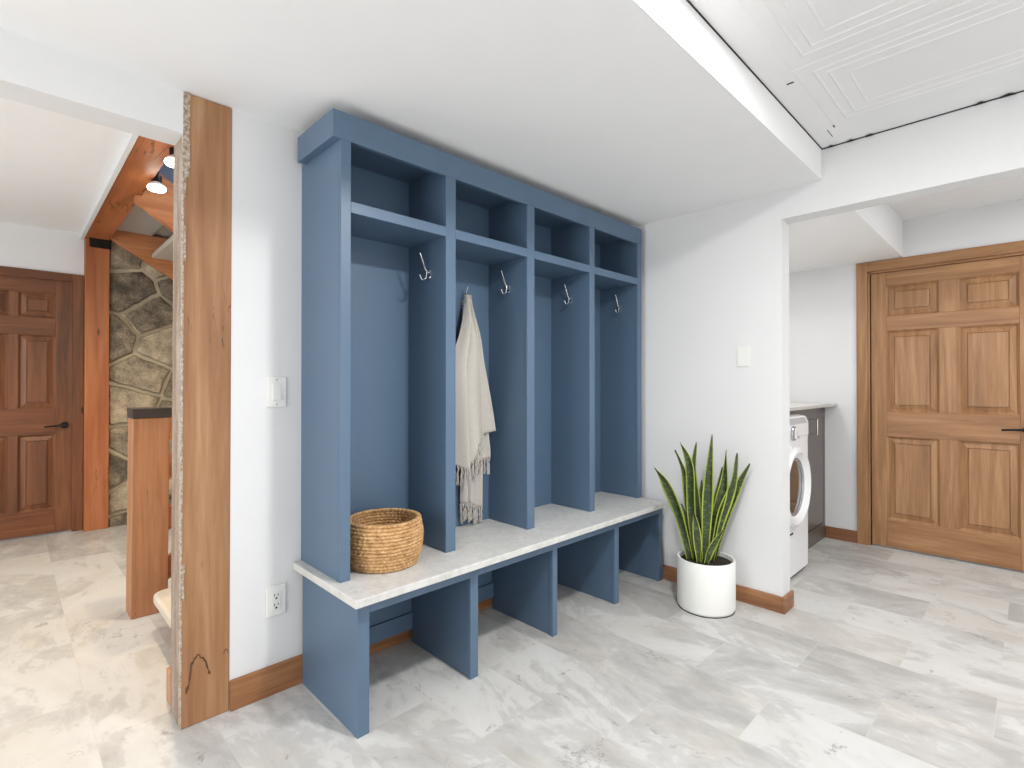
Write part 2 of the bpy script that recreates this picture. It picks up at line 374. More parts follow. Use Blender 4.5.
# ceilings
struct('ceiling_soffit', MB().box(LX, AX, -1.309, W + 0.005, ZL, 2.6), M['ceiling'], label='low white ceiling above the lockers', cat='ceiling')
struct('ceiling_left_room', MB().box(LX, -0.425, 0.164, 3.5, ZR, ZR + 0.14), M['ceiling'], label='white ceiling of the left room', cat='ceiling')
struct('ceiling_hall', MB().box(AX + 0.117, BX, BK, -1.39, ZH, ZH + 0.2), M['ceiling'], label='white hall ceiling in front of the oak door', cat='ceiling')
struct('ceiling_laundry', MB().box(AX + 0.117, BX, -1.39, -0.25, 2.13, 2.6), M['ceiling'], label='low white ceiling above the laundry nook', cat='ceiling')
struct('ceiling_stairwell', MB().box(-0.45, 1.55, 0.1, 3.7, 3.5, 3.6), M['ceiling'], label='ceiling high above the stairs', cat='ceiling')
# embossed high ceiling: stepped square fields on a 0.61 m grid
b = MB()
def emboss(x0, x1, y0, y1):
    rings = [(0, 0), (0.006, 0), (0.012, 0.002), (0.060, 0.002), (0.066, 0.0045), (0.072, 0.002), (0.100, 0.002), (0.106, 0.0045), (0.112, 0.002), (0.155, 0.002), (0.16, 0.0045), (0.166, 0.002)]
    vs = []; fs = []
    mx = min(x1 - x0, y1 - y0) / 2 - 0.005
    rings = [r for r in rings if r[0] < mx]
    for i, d in rings: vs += [(x0 + i, y0 + i, ZH - d), (x1 - i, y0 + i, ZH - d), (x1 - i, y1 - i, ZH - d), (x0 + i, y1 - i, ZH - d)]
    for k in range(len(rings) - 1):
        for j in range(4): fs.append((k * 4 + j, k * 4 + (j + 1) % 4, k * 4 + 4 + (j + 1) % 4, k * 4 + 4 + j))
    n = len(rings) * 4; fs.append((n - 4, n - 3, n - 2, n - 1)); b.add(vs, fs)
xs = [LX]; x = 1.255 - 0.61 * 6
while x < 1.9: xs.append(x); x += 0.61
xs.append(AX - 0.004); ys = [-1.313, -1.41, -2.63, -3.85, BK]
xs = sorted(set(round(v, 4) for v in xs))
for i in range(len(xs) - 1):
    for j in range(len(ys) - 1):
        if xs[i + 1] - xs[i] > 0.3 and ys[j] - ys[j + 1] > 0.3: emboss(xs[i], xs[i + 1], ys[j + 1], ys[j])
        else: b.add([(xs[i], ys[j], ZH), (xs[i + 1], ys[j], ZH), (xs[i + 1], ys[j + 1], ZH), (xs[i], ys[j + 1], ZH)], [(0, 1, 2, 3)])
b.box(LX, AX, BK, -1.309, ZH + 0.004, ZH + 0.05)
ceil = struct('ceiling_raised', b, M['tin'], label='raised white embossed panel ceiling', cat='ceiling', fixn=False)
# dark shadow gap and ragged chips where the panels meet the walls
b = MB(); b.box(0.0, AX, -1.3135, -1.309, ZH - 0.003, ZH + 0.002); b.box(AX - 0.005, AX, BK, -1.309, ZH - 0.004, ZH + 0.002)
for y, l in ((-1.351, 0.03), (-1.436, 0.035), (-1.512, 0.035), (-1.901, 0.035), (-1.985, 0.05), (-2.08, 0.03)):
    pts = [(y - l / 2, 0), (y - l * 0.3, 0.012), (y - 0.004, 0.02), (y + l * 0.2, 0.012), (y + l / 2, 0)]
    b.prism(pts, lambda p, k: (AX - 0.004 - p[1], p[0], ZH - 0.0065 + 0.003 * k))
b.box(1.34, 1.345, -1.40, -1.375, ZH - 0.003, ZH + 0.001); b.box(1.87, 1.96, -1.3855, -1.3835, ZH - 0.002, ZH + 0.001)
b.box(1.84, 1.86, -1.418, -1.414, ZH - 0.004, ZH + 0.001)
struct('trim_1', b, M['gap'], label='dark ragged gap around the raised ceiling panels', cat='trim')
# white edge trim along the left room ceiling beside the beam
struct('trim_2', MB().box(-0.425, -0.4, 0.164, 3.5, 2.415, ZR + 0.05), M['wall'], 0.002, label='white trim strip beside the orange beam', cat='trim')
# baseboards
b = MB(); b.box(-0.262, AX, W - 0.016, W, 0, 0.112); struct('baseboard_back', b, M['base_wood_x'], 0.004, label='brown wooden baseboard under the blue lockers', cat='baseboard')
b = MB(); b.box(AX - 0.016, AX, -1.12, W - 0.016, 0, 0.086); b.box(AX - 0.016, AX + 0.130, -1.136, -1.12, 0, 0.086)
struct('baseboard_right', b, M['base_wood_y'], 0.004, label='brown wooden baseboard behind the plant', cat='baseboard')
b = MB(); b.box(BX - 0.015, BX, -1.106, -0.892, 0, 0.09); struct('baseboard_hall', b, M['base_wood_y'], 0.004, label='brown wooden baseboard beside the oak door casing', cat='baseboard')
b = MB(); b.box(-0.415, -0.27, 0.185, 0.272, 0, 0.125); struct('baseboard_left', b, M['newel_wood'], 0.004, label='short wooden base block behind the large post', cat='baseboard')
# ------------------------------------------------------------------ doors
def six_panel(name, label, mv, mh, u0, u1, zb, zt, cols, rows, P, handle_u, handle_z, hdir, mk_handle=True):
    """P(u, d, z) -> world; d is depth toward the viewer."""
    d = MB(); TH = 0.038; mid = [cols[0][1], cols[1][0]]
    def bx(a0, a1, z0, z1, mi, d0=-TH, d1=0):
        v = [P(a, dd, z) for z in (z0, z1) for dd in (d0, d1) for a in (a0, a1)]
        d.add(v, [(0, 2, 3, 1), (4, 5, 7, 6), (0, 1, 5, 4), (2, 6, 7, 3), (0, 4, 6, 2), (1, 3, 7, 5)], mi)
    bx(u0, cols[0][0], zb, zt, 0); bx(cols[1][1], u1, zb, zt, 0)
    zz = [zb] + [z for r in rows for z in r] + [zt]
    for i in range(0, len(zz), 2): bx(cols[0][0], cols[1][1], zz[i], zz[i + 1], 1)
    for r in rows: bx(mid[0], mid[1], r[0], r[1], 0)
    root = d.build(name, [mv, mh], None, 0.0025)
    tag(root, label, 'door', None, 'structure')
    for (a0, a1) in cols:
        for (z0, z1) in rows:
            q = MB(); rings = [(0.000, -0.001), (0.010, -0.010), (0.012, -0.017), (0.016, -0.017), (0.046, -0.007), (0.0475, -0.0115), (0.051, -0.0115), (0.0525, -0.003)]
            vs = []; fs = []
            for i, dd in rings: vs += [P(a0 + i * (1 if a1 > a0 else -1), dd, z0 + i), P(a1 - i * (1 if a1 > a0 else -1), dd, z0 + i), P(a1 - i * (1 if a1 > a0 else -1), dd, z1 - i), P(a0 + i * (1 if a1 > a0 else -1), dd, z1 - i)]
            for k in range(len(rings) - 1):
                for j in range(4): fs.append((k * 4 + j, k * 4 + (j + 1) % 4, k * 4 + 4 + (j + 1) % 4, k * 4 + 4 + j))
            n = len(vs); fs.append((n - 4, n - 3, n - 2, n - 1))
            vs += [P(a, -0.03, z) for a, z in ((a0, z0), (a1, z0), (a1, z1), (a0, z1))]
            fs += [(0, 1, n + 1, n), (1, 2, n + 2, n + 1), (2, 3, n + 3, n + 2), (3, 0, n, n + 3), (n + 3, n + 2, n + 1, n)]
            q.add(vs, fs); q.build('raised_panel', mv, root)
    if mk_handle:
        h = MB()
        def cyl(u, z, r, d0, d1):
            v = [P(u + r * math.cos(2 * math.pi * i / 24), dd, z + r * math.sin(2 * math.pi * i / 24)) for dd in (d0, d1) for i in range(24)]
            h.add(v, [(i, (i + 1) % 24, 24 + (i + 1) % 24, 24 + i) for i in range(24)] + [tuple(range(23, -1, -1)), tuple(range(24, 48))])
        cyl(handle_u, handle_z, 0.027, 0.0, 0.009); cyl(handle_u, handle_z, 0.010, 0.009, 0.05)
        h.tube([P(handle_u, 0.045, handle_z), P(handle_u + hdir * 0.03, 0.047, handle_z), P(handle_u + hdir * 0.08, 0.046, handle_z - 0.002), P(handle_u + hdir * 0.125, 0.044, handle_z - 0.006)], [0.009, 0.0085, 0.0075, 0.007], 12)
        o = h.build('lever_handle', M['black'], root, smooth=True); tag(o, 'black lever handle')
    return root
rows = [(0.215, 0.824), (1.007, 1.602), (1.71, 1.933)]
six_panel('door_1', 'oak six panel door in the hall on the right', M['oak_v'], M['oak_h'], DY0 - 0.004, DY1 + 0.004, 0.012, 2.035,
          [(-1.288, -1.589), (-1.690, -1.990)], rows, lambda u, d, z: (3.784 - d, u, z), -2.03, 0.917, 1)
six_panel('door_2', 'dark brown six panel door in the left room', M['cherry_v'], M['cherry_h'], LDX1 - 0.003, LDX0 + 0.003, 0.012, 2.053,
          [(-0.571, -0.790), (-0.846, -1.065)], [(0.205, 0.806), (1.016, 1.60), (1.743, 1.936)], lambda u, d, z: (u, 3.505 - d, z), -0.515, 0.875, -1)
# casings
b = MB(); f0, f1 = BX - 0.016, BX
b.box(f0, f1, -1.176, -1.106, 0, 2.125); b.box(f0, f1, DY1 - 0.084, DY1 - 0.014, 0, 2.125); b.box(f0, f1, DY1 - 0.014, -1.176, 2.053, 2.125, 1)
b.box(BX - 0.004, BX + 0.06, DY0, DY0 + 0.014, 0, 2.053); b.box(BX - 0.004, BX + 0.06, DY1 - 0.014, DY1, 0, 2.053); b.box(BX - 0.004, BX + 0.06, DY1 - 0.014, DY0 + 0.014, 2.037, 2.053, 1)
struct('trim_3', b, [M['oak_v'], M['oak_h']], 0.002, label='oak casing around the oak door', cat='trim')
b = MB()
b.box(-0.4685, -0.3985, 3.484, 3.5, 0, 2.115); b.box(LDX0 - 0.066, LDX0 + 0.005, 3.484, 3.5, 0, 2.115); b.box(LDX0 + 0.005, -0.4685, 3.484, 3.5, 2.049, 2.115, 1)
struct('trim_4', b, [M['cherry_v'], M['cherry_h']], 0.002, label='brown casing around the dark wooden door', cat='trim')
# ------------------------------------------------------------------ timber posts and beam
def leaning_box(b, x0, x1, y0, y1, z0, z1, dx, mi=0, n=1):
    b.hexa([(x0, y0, z0), (x1, y0, z0), (x1, y1, z0), (x0, y1, z0)], [(x0 + dx, y0, z1), (x1 + dx, y0, z1), (x1 + dx, y1, z1), (x0 + dx, y1, z1)], mi)
post = empty('timber_post', (-0.335, 0.1, 0), 'large rough fir post at the end of the white wall left of the lockers', 'post')
b = MB(); leaning_box(b, -0.416, -0.262, W - 0.002, 0.183, 0, 2.235, 0.004)
b.build('shaft', M['post_wood'], post, 0.004)
b = MB(); nz = 40
for i in range(nz):
    z0, z1 = 2.235 * i / nz, 2.235 * (i + 1) / nz
    leaning_box(b, -0.4185 + 0.004 * z0 / 2.235, -0.4155 + 0.004 * z0 / 2.235, W + 0.022 + 0.006 * noise.noise((0, 0, z0 * 7)), 0.182, z0, z1, 0)
o = b.build('weathered_side', M['residue'], post); tag(o, 'grey brown weathered side face')
b = MB()
for i in range(90):
    z0, z1 = 2.235 * i / 90, 2.235 * (i + 1) / 90
    wd = 0.006 + 0.004 * noise.noise((3.1, 0, z0 * 19)) + (0.010 if z0 > 1.93 else 0)
    leaning_box(b, -0.4195 + 0.004 * z0 / 2.235, -0.4155 + 0.004 * z0 / 2.235, W - 0.0015, W + 0.022 + 0.004 * noise.noise((1, 0, z0 * 12)), z0, z1, 0)
    if z0 > 1.85 or noise.noise((5, 0, z0 * 5)) > 0.25:
        b.box(-0.416 + 0.004 * z0 / 2.235, -0.416 + wd + 0.004 * z0 / 2.235, W - 0.0045, W - 0.0015, z0, z1)
o = b.build('plaster_residue', M['caulk'], post); tag(o, 'ragged white plaster left along the edge')
def stain(pts, r):
    b = MB(); b.tube(pts, r, 6); b.v = [Vector((p.x, W - 0.0024 + (p.y - (W - 0.002)) * 0.12, p.z)) for p in b.v]
    o = b.build('bark_stain', M['stain'], post); tag(o, 'dark ragged bark line near the foot of the post')
ar = []
for i in range(33):
    t = i / 32; x = -0.402 + 0.075 * t; z = 0.125 + 0.115 * (math.sin(math.pi * min(1, 0.08 + t * 0.86)) ** 0.7) + 0.014 * noise.noise((t * 9, 2, 0)) + 0.006 * noise.noise((t * 31, 2, 0)) - 0.05 * (1 - t) * (t < 0.2)
    ar.append((x + 0.003 * noise.noise((t * 13, 5, 1)), W - 0.002, z))
stain(ar, [0.0016 + 0.0075 * abs(noise.noise((i * 0.7, 0, 4))) for i in range(33)])
stain([(-0.283 + 0.004 * i, W - 0.002, 0.215 + 0.018 * math.sin(i * 0.8)) for i in range(5)], [0.001, 0.002, 0.0022, 0.0018, 0.001])
op = empty('timber_post', (-0.318, 3.49, 0), 'smooth orange stained post between the dark door and the stone wall', 'post')
MB().box(-0.3975, -0.238, 3.41, 3.57, 0, 2.419).build('shaft', M['orange_wood_v'], op, 0.004)
b = MB(); b.box(-0.372, -0.232, 3.402, 3.41, 2.345, 2.448); b.box(-0.238, -0.230, 3.402, 3.5, 2.345, 2.448)
o = b.build('steel_bracket', M['black'], op, 0.002)
b = MB(); b.lathe([(0, 0.006), (0.006, 0.006), (0.009, 0.0)], (-0.275, 3.402, 2.40), 12, 'y'); b.build('bolt', M['steel'], o)
b = MB(); b.box(-0.4, -0.24, 0.166, 3.56, 2.42, 2.69)
tag(b.build('ceiling_beam', M['orange_wood_y'], None, 0.004), 'orange stained timber beam running back above the stairs', 'beam')
# ------------------------------------------------------------------ stone wall
mort = MB().box(-0.236, 1.45, 3.475, 3.62, 0, 3.5)
st = struct('wall_stone', mort, M['mortar'], label='flagstone wall beside the stairs', cat='wall')
def clip(poly, px, pz, nx, nz_):
    out = []
    for i in range(len(poly)):
        a, c = poly[i], poly[(i + 1) % len(poly)]
        da = (a[0] - px) * nx + (a[1] - pz) * nz_; dc = (c[0] - px) * nx + (c[1] - pz) * nz_
        if da <= 0: out.append(a)
        if (da < 0 < dc) or (dc < 0 < da):
            t = da / (da - dc); out.append((a[0] + (c[0] - a[0]) * t, a[1] + (c[1] - a[1]) * t))
    return out
rs = random.Random(12); seeds = []
x0s, x1s, z0s, z1s = -0.236, 1.4, 0.0, 2.9
tries = 0
while tries < 4000:
    tries += 1; p = (rs.uniform(x0s, x1s), rs.uniform(z0s, z1s))
    mind = 0.25 + 0.16 * rs.random()
    if all(math.hypot((p[0] - q[0]) * 0.9, (p[1] - q[1]) * 1.25) > mind for q in seeds): seeds.append(p)
b = MB()
for i, s in enumerate(seeds):
    poly = [(x0s, z0s), (x1s, z0s), (x1s, z1s), (x0s, z1s)]
    for j, q in enumerate(seeds):
        if i == j: continue
        dx, dz = q[0] - s[0], q[1] - s[1]; d = math.hypot(dx, dz)
        if d > 1.3: continue
        poly = clip(poly, (s[0] + q[0]) / 2 - dx / d * 0.014, (s[1] + q[1]) / 2 - dz / d * 0.014, dx / d, dz / d)
        if len(poly) < 3: break
    if len(poly) < 3: continue
    dense = []
    for k in range(len(poly)):
        a, c = poly[k], poly[(k + 1) % len(poly)]; L = math.hypot(c[0] - a[0], c[1] - a[1]); m = max(1, int(L / 0.022))
        for t in range(m): dense.append((a[0] + (c[0] - a[0]) * t / m, a[1] + (c[1] - a[1]) * t / m))
    cx = sum(p[0] for p in dense) / len(dense); cz = sum(p[1] for p in dense) / len(dense)
    dep = rs.uniform(0.022, 0.045); tilt = (rs.uniform(-0.08, 0.08), rs.uniform(-0.08, 0.08))
    vs = []; fs = []; N = len(dense)
    for (k, dd) in ((1.0, 0.0), (0.985, 0.55), (0.93, 0.92), (0.7, 1.0), (0.35, 1.0)):
        for p in dense:
            jx = 0.010 * noise.noise((p[0] * 22, p[1] * 22, 1.3)); jz = 0.010 * noise.noise((p[0] * 22, p[1] * 22, 7.7))
            X = cx + (p[0] - cx) * k + jx * (k > 0.9); Z = cz + (p[1] - cz) * k + jz * (k > 0.9)
            X = max(x0s + 0.001, X); Z = max(0.001, Z)
            e = dep * dd + (tilt[0] * (X - cx) + tilt[1] * (Z - cz)) * (dd > 0.5) + 0.006 * noise.noise((X * 14, Z * 14, i)) * (dd > 0.5)
            vs.append((X, 3.475 - e, Z))
    for r_ in range(4):
        for k in range(N): fs.append((r_ * N + k, r_ * N + (k + 1) % N, (r_ + 1) * N + (k + 1) % N, (r_ + 1) * N + k))
    vs.append((cx, 3.475 - dep, cz)); c_i = len(vs) - 1
    for k in range(N): fs.append((4 * N + k, 4 * N + (k + 1) % N, c_i))
    b.add(vs, fs)
b.build('flagstones', M['stone'], st, smooth=True, autos=50)
# stairwell side walls, far right end
struct('wall_stairwell', MB().box(1.45, 1.55, 0.164, 3.475, 0, 3.5), M['wall'], label='wall at the far end of the stairs', cat='wall')
struct('wall_upper', MB().box(-0.24, 1.3, 2.62, 2.70, 2.62, 3.5), M['bluegrey'], label='blue grey wall above the stairs', cat='wall')
struct('wall_upper_left', MB().box(-0.42, -0.242, 0.164, 3.5, 2.695, 3.5), M['bluegrey'], label='wall above the orange beam', cat='wall')
# ------------------------------------------------------------------ stairs
stair = empty('staircase', (0.3, 1.6, 0), 'open orange timber staircase seen behind the large post', 'staircase')
def sloped(b, x0, z0, x1, sl, h, y0, y1, mi=0):
    z1 = z0 + sl * (x1 - x0)
    b.prism([(x0, z0), (x1, z1), (x1, z1 + h), (x0, z0 + h)], lambda p, k: (p[0], y0 + (y1 - y0) * k, p[1]), mi)
# upper flight: two stringers falling to the right
b = MB(); b.prism([(-0.275, 2.379), (1.295, 1.295), (1.295, 1.595), (-0.2375, 2.653), (-0.2375, 2.418), (-0.275, 2.418)], lambda p, k: (p[0], 1.95 + 0.06 * k, p[1])); b.build('stringer', M['orange_wood_x'], stair, 0.004)
b = MB(); b.prism([(-0.236, 2.431), (1.295, 1.49), (1.295, 1.80), (0.19, 2.509), (-0.236, 2.509)], lambda p, k: (p[0], 3.36 + 0.06 * k, p[1])); b.build('stringer', M['orange_wood_x'], stair, 0.004)
for i in range(5):
    x = 0.047 + 0.262 * i; z = 2.356 - 0.165 * i
    b = MB(); b.box(x, x + 0.29, 2.012, 3.358, z - 0.042, z); o = b.build('tread', M['carpet'], stair, 0.010)
b = MB(); b.box(-0.235, 0.05, 2.012, 3.40, 2.51, 2.56); o = b.build('landing_soffit', M['stair_grey'], stair)
b = MB(); b.box(0.05, 0.5, 2.012, 3.40, 2.535, 2.56); o = b.build('landing_soffit', M['carpet'], stair)
# lower flight: treads rising to the right from the newel
for i in range(5):
    x = -0.342 + 0.262 * i; z = 0.185 + 0.185 * i; b = MB(); r_ = 0.06
    out = []
    y0, y1 = 0.19, 1.0
    for k in range(9):
        a = math.pi / 2 * k / 8; out.append((x + r_ - r_ * math.sin(a), y1 - r_ + r_ * math.cos(a)))
    out += [(x, y0), (x + 0.31, y0), (x + 0.31, y1)]
    b.prism(out, lambda p, k: (p[0], p[1], z - 0.05 + 0.05 * k)); b.build('tread', M['carpet'], stair, 0.014, seg=3)
b = MB(); sloped(b, -0.16, 0.06, 1.28, 0.706, 0.26, 1.01, 1.05); b.build('stringer', M['rail_wood'], stair, 0.003)
b = MB(); sloped(b, -0.16, 0.06, 1.28, 0.706, 0.20, 0.195, 0.225); b.build('stringer', M['rail_wood'], stair, 0.003)
b = MB(); b.box(-0.25, -0.22, 0.24, 0.98, 0.0, 0.134); o = b.build('riser', M['rail_wood'], stair)
# newel with its sloped rails
newel = empty('stair_newel', (-0.318, 1.265, 0), 'short fir newel post with a dark metal cap and sloped plank rails', 'newel post')
b = MB(); leaning_box(b, -0.397, -0.236, 1.19, 1.34, 0, 1.03, 0.006); b.build('post', M['newel_wood'], newel, 0.004)
b = MB(); b.box(-0.395, -0.222, 1.184, 1.346, 1.03, 1.082); b.build('metal_cap', M['steel'], newel, 0.003)
for z in (0.267, 0.535, 0.811, 1.022):
    b = MB(); sloped(b, -0.2295, z - 0.125, 1.29, 0.55, 0.125, 1.25, 1.285); b.build('rail', M['rail_wood'], newel, 0.003)
# ------------------------------------------------------------------ spotlights by the stairs
def spot(loc, base, label):
    e = empty('track_spotlight', base, label, 'spotlight', 'spotlights beside the orange beam')
    x, y, z = loc
    MB().box(base[0] - 0.003, base[0] + 0.012, y - 0.03, y + 0.03, base[2] - 0.03, base[2] + 0.03).build('mount', M['black'], e, 0.002)
    b = MB(); b.tube([(base[0] + 0.012, y, base[2]), (base[0] + 0.02, y, base[2] - 0.02), (x + 0.004, y, z + 0.10), (x, y, z + 0.07)], 0.009); b.build('arm', M['black'], e, smooth=True)
    b = MB(); b.lathe([(0.0, 0.078), (0.024, 0.078), (0.026, 0.074), (0.026, 0.036), (0.0, 0.036)], (x, y, z), 32); b.build('lamp_head', M['black'], e, smooth=True)
    b = MB(); b.lathe([(0.0, 0.036), (0.022, 0.036), (0.032, 0.028), (0.043, 0.014), (0.044, 0.012)], (x, y, z), 32); o = b.build('reflector_shell', M['plastic'], e, smooth=True)
    b = MB(); b.lathe([(0.044, 0.012), (0.0475, 0.004), (0.047, -0.004), (0.042, -0.011), (0.024, -0.017), (0.0, -0.019)], (x, y, z), 32); b.build('bulb', M['bulb'], o, smooth=True)
    spotlamp('spot_bulb_light', (x, y, z - 0.075), 60, (1, 0.80, 0.52), 170, 0.8, 0.04)
spot((-0.222, 1.60, 2.372), (-0.238, 1.60, 2.49), 'lit spotlight below the beam, hanging nearer the stair stringer')
spot((-0.238, 1.05, 2.348), (-0.238, 1.05, 2.47), 'black spotlight at the top corner beside the large post')
# ------------------------------------------------------------------ lockers
LT = 2.19; FY = -0.312
lk = empty('locker_unit', (1.0, -0.15, 0.493), 'tall slate blue four bay locker unit standing on the white bench top', 'locker')
SX = [(0.0, 0.039), (0.471, 0.523), (0.969, 1.020), (1.473, 1.519), (1.969, 2.015)]
for i, (a, c) in enumerate(SX):
    b = MB(); b.box(a, c, FY, FY + 0.018, 0.493, 2.0905); b.build('face_stile', M['blue'], lk, 0.0015)
b = MB(); b.box(0.0, 0.030, FY + 0.018, -0.0, 0.493, 2.165); b.build('side_panel', M['blue'], lk, 0.001)
b = MB(); b.box(1.975, 2.015, FY + 0.018, -0.0, 0.493, 2.165); b.build('side_panel', M['blue'], lk, 0.001)
b = MB(); b.box(0.001, 0.009, 0.0, W, 0.493, 2.10); b.build('scribe_strip', M['blue'], lk)
for (a, c) in SX[1:4]:
    b = MB(); b.box(a + 0.004, c - 0.004, FY + 0.018, -0.022, 0.493, 2.14); b.build('divider', M['blue'], lk, 0.001)
for i in range(4):
    a, c = SX[i][1] - 0.004, SX[i + 1][0] + 0.004
    b = MB(); b.box(a, c, FY + 0.018, -0.022, 1.838, 1.872); b.build('shelf', M['blue'], lk)
    b = MB(); b.box(SX[i][1], SX[i + 1][0], FY, FY + 0.018, 1.833, 1.874); b.build('face_rail', M['blue'], lk, 0.0015)
MB().box(0.03, 1.975, -0.022, 0.0, 0.493, 2.165).build('back_panel', M['blue'], lk)
MB().box(0.03, 1.975, FY + 0.018, -0.022, 2.14, 2.165).build('top_panel', M['blue'], lk)
b = MB(); b.box(-0.031, 2.015, FY - 0.001, FY + 0.018, 2.0905, LT); b.box(-0.031, 0.0, FY + 0.018, 0.0, 2.0905, LT)
b.build('crown_board', M['blue'], lk, 0.0015)
struct('trim_5', MB().box(0.14, 1.99, FY + 0.19, FY + 0.205, LT - 0.002, ZL), M['wall'], label='added white strip that lightens the gap above the blue lockers', cat='trim')  # added strip, keeps the recess over the lockers from going too dark
# chrome coat hooks
def hook_shape(b1, b2, b3):
    # local: +x out from the panel, +z up
    v = []
    b1.lathe([(0.0, 0.004), (0.008, 0.004), (0.0095, 0.0)], (0, 0, 0.012), 20, 'x'); b1.lathe([(0.0, 0.004), (0.008, 0.004), (0.0095, 0.0)], (0, 0, -0.012), 20, 'x')
    b1.box(0, 0.004, -0.0095, 0.0095, -0.012, 0.012)
    b2.tube([(0.004, 0, 0.008), (0.014, 0, 0.012), (0.022, 0, 0.022), (0.034, 0, 0.05), (0.047, 0, 0.080), (0.050, 0, 0.086)], [0.0045, 0.0045, 0.004, 0.0035, 0.003, 0.0042], 10)
    b3.tube([(0.014, 0, 0.012), (0.016, 0, -0.006), (0.020, 0, -0.022), (0.030, 0, -0.030), (0.041, 0, -0.026), (0.048, 0, -0.014), (0.050, 0, -0.008)], [0.0045, 0.0055, 0.0055, 0.005, 0.0045, 0.004, 0.0055], 10)
hb = [MB(), MB(), MB()]; hook_shape(*hb)
def place(src, M4):
    d = MB(); d.v = [M4 @ p for p in src.v]; d.f = list(src.f); d.mi = list(src.mi); return d
def coat_hook(loc, rz):
    M4 = Matrix.Translation(loc) @ Matrix.Rotation(rz, 4, 'Z')
    pl = place(hb[0], M4).build('coat_hook', M['chrome'], lk, smooth=True, origin=loc); tag(pl, 'chrome coat hook')
    place(hb[1], M4).build('upper_prong', M['chrome'], pl, smooth=True, origin=loc); place(hb[2], M4).build('lower_prong', M['chrome'], pl, smooth=True, origin=loc)
for x, y, z in ((0.475, -0.186, 1.692), (0.973, -0.174, 1.694), (1.477, -0.168, 1.697), (1.975, -0.176, 1.695)): coat_hook((x, y, z), math.pi)
coat_hook((0.79, -0.022, 1.612), -math.pi / 2)
# bench top and base
b = MB(); b.box(-0.034, 2.0, -0.493, 0.028, 0.465, 0.493)
tag(b.build('quartz_worktop', M['quartz'], None, 0.003), 'pale quartz bench top under the blue lockers', 'bench top')
bs = empty('cubby_bench', (1.0, -0.2, 0), 'slate blue open cubby base under the pale bench top', 'bench')
BXs = [(0.0, 0.045), (0.499, 0.541), (1.010, 1.043), (1.527, 1.565), (1.997, 2.044)]; BF = -0.44
for a, c in BXs:
    MB().box(a, c, BF, BF + 0.02, 0, 0.465).build('face_stile', M['blue'], bs, 0.0015)
for i in range(4):
    MB().box(BXs[i][1], BXs[i + 1][0], BF, BF + 0.02, 0.415, 0.465).build('face_rail', M['blue'], bs, 0.0015)
MB().box(0.001, 0.03, BF + 0.02, 0.0, 0, 0.465).build('side_panel', M['blue'], bs, 0.001)
MB().box(2.004, 2.042, BF + 0.02, 0.0, 0, 0.465).build('side_panel', M['blue'], bs, 0.001)
for a, c in BXs[1:4]:
    MB().box(a + 0.006, c - 0.006, BF + 0.02, -0.004, 0, 0.465).build('divider', M['blue'], bs, 0.001)
for i in range(4):
    a = (0.03 if i == 0 else BXs[i][1] - 0.006); c = (2.004 if i == 3 else BXs[i + 1][0] + 0.006)
    MB().box(a, c, -0.014, 0.0, 0.065, 0.140).build('back_rail', M['blue'], bs, 0.001)
MB().box(0.03, 2.004, 0.0, 0.008, 0.10, 0.465).build('back_panel', M['blue'], bs)
MB().box(0.002, 0.010, 0.0, W - 0.017, 0.0, 0.465).build('scribe_strip', M['blue'], bs)
# ------------------------------------------------------------------ basket
bc = (0.227, -0.227); b = MB(); rowsN = 14; H = 0.182
def rad(t):   # t 0..1 height
    return 0.116 + 0.030 * math.sin(math.pi * min(1, t * 0.80 + 0.06)) ** 0.75 + 0.006 * t
prof = []; rowid = []
for i in range(rowsN):
    for k in range(6):
        a = -math.pi / 2 + math.pi * k / 5; t = (i + 0.5) / rowsN
        prof.append((rad(t) + 0.0058 * math.cos(a), 0.002 + H * (i + 0.5 + 0.5 * math.sin(a)) / rowsN)); rowid.append(i)
n_out = len(prof)
for i in range(rowsN - 1, -1, -1):
    for k in range(5):
        a = math.pi / 2 - math.pi * k / 4; t = (i + 0.5) / rowsN
        prof.append((rad(t) - 0.006 - 0.0045 * math.cos(a), 0.002 + H * (i + 0.5 + 0.5 * math.sin(a)) / rowsN)); rowid.append(i)
prof.append((0.0, 0.014)); rowid.append(0)
def rf(j, a):
    if j >= len(rowid) - 1: return 0
    i = rowid[j]; s = 1 if j < n_out else -1
    return s * 0.0022 * math.sin(46 * a + (i % 2) * 3.1 + 3 * noise.noise((i * 1.7, math.cos(a) * 2, math.sin(a) * 2))) + 0.0025 * noise.noise((math.cos(a) * 1.5, math.sin(a) * 1.5, i * 0.5))
pr_ = [(0.0, 0.001), (0.112, 0.001)] + prof
rf2 = lambda j, a: 0 if j < 2 else rf(j - 2, a)
b.lathe(pr_, (bc[0], bc[1], 0.493), 200, rfun=rf2)
tag(b.build('basket', M['basket'], None, smooth=True, autos=0), 'round braided straw basket on the bench in the left locker bay', 'basket')
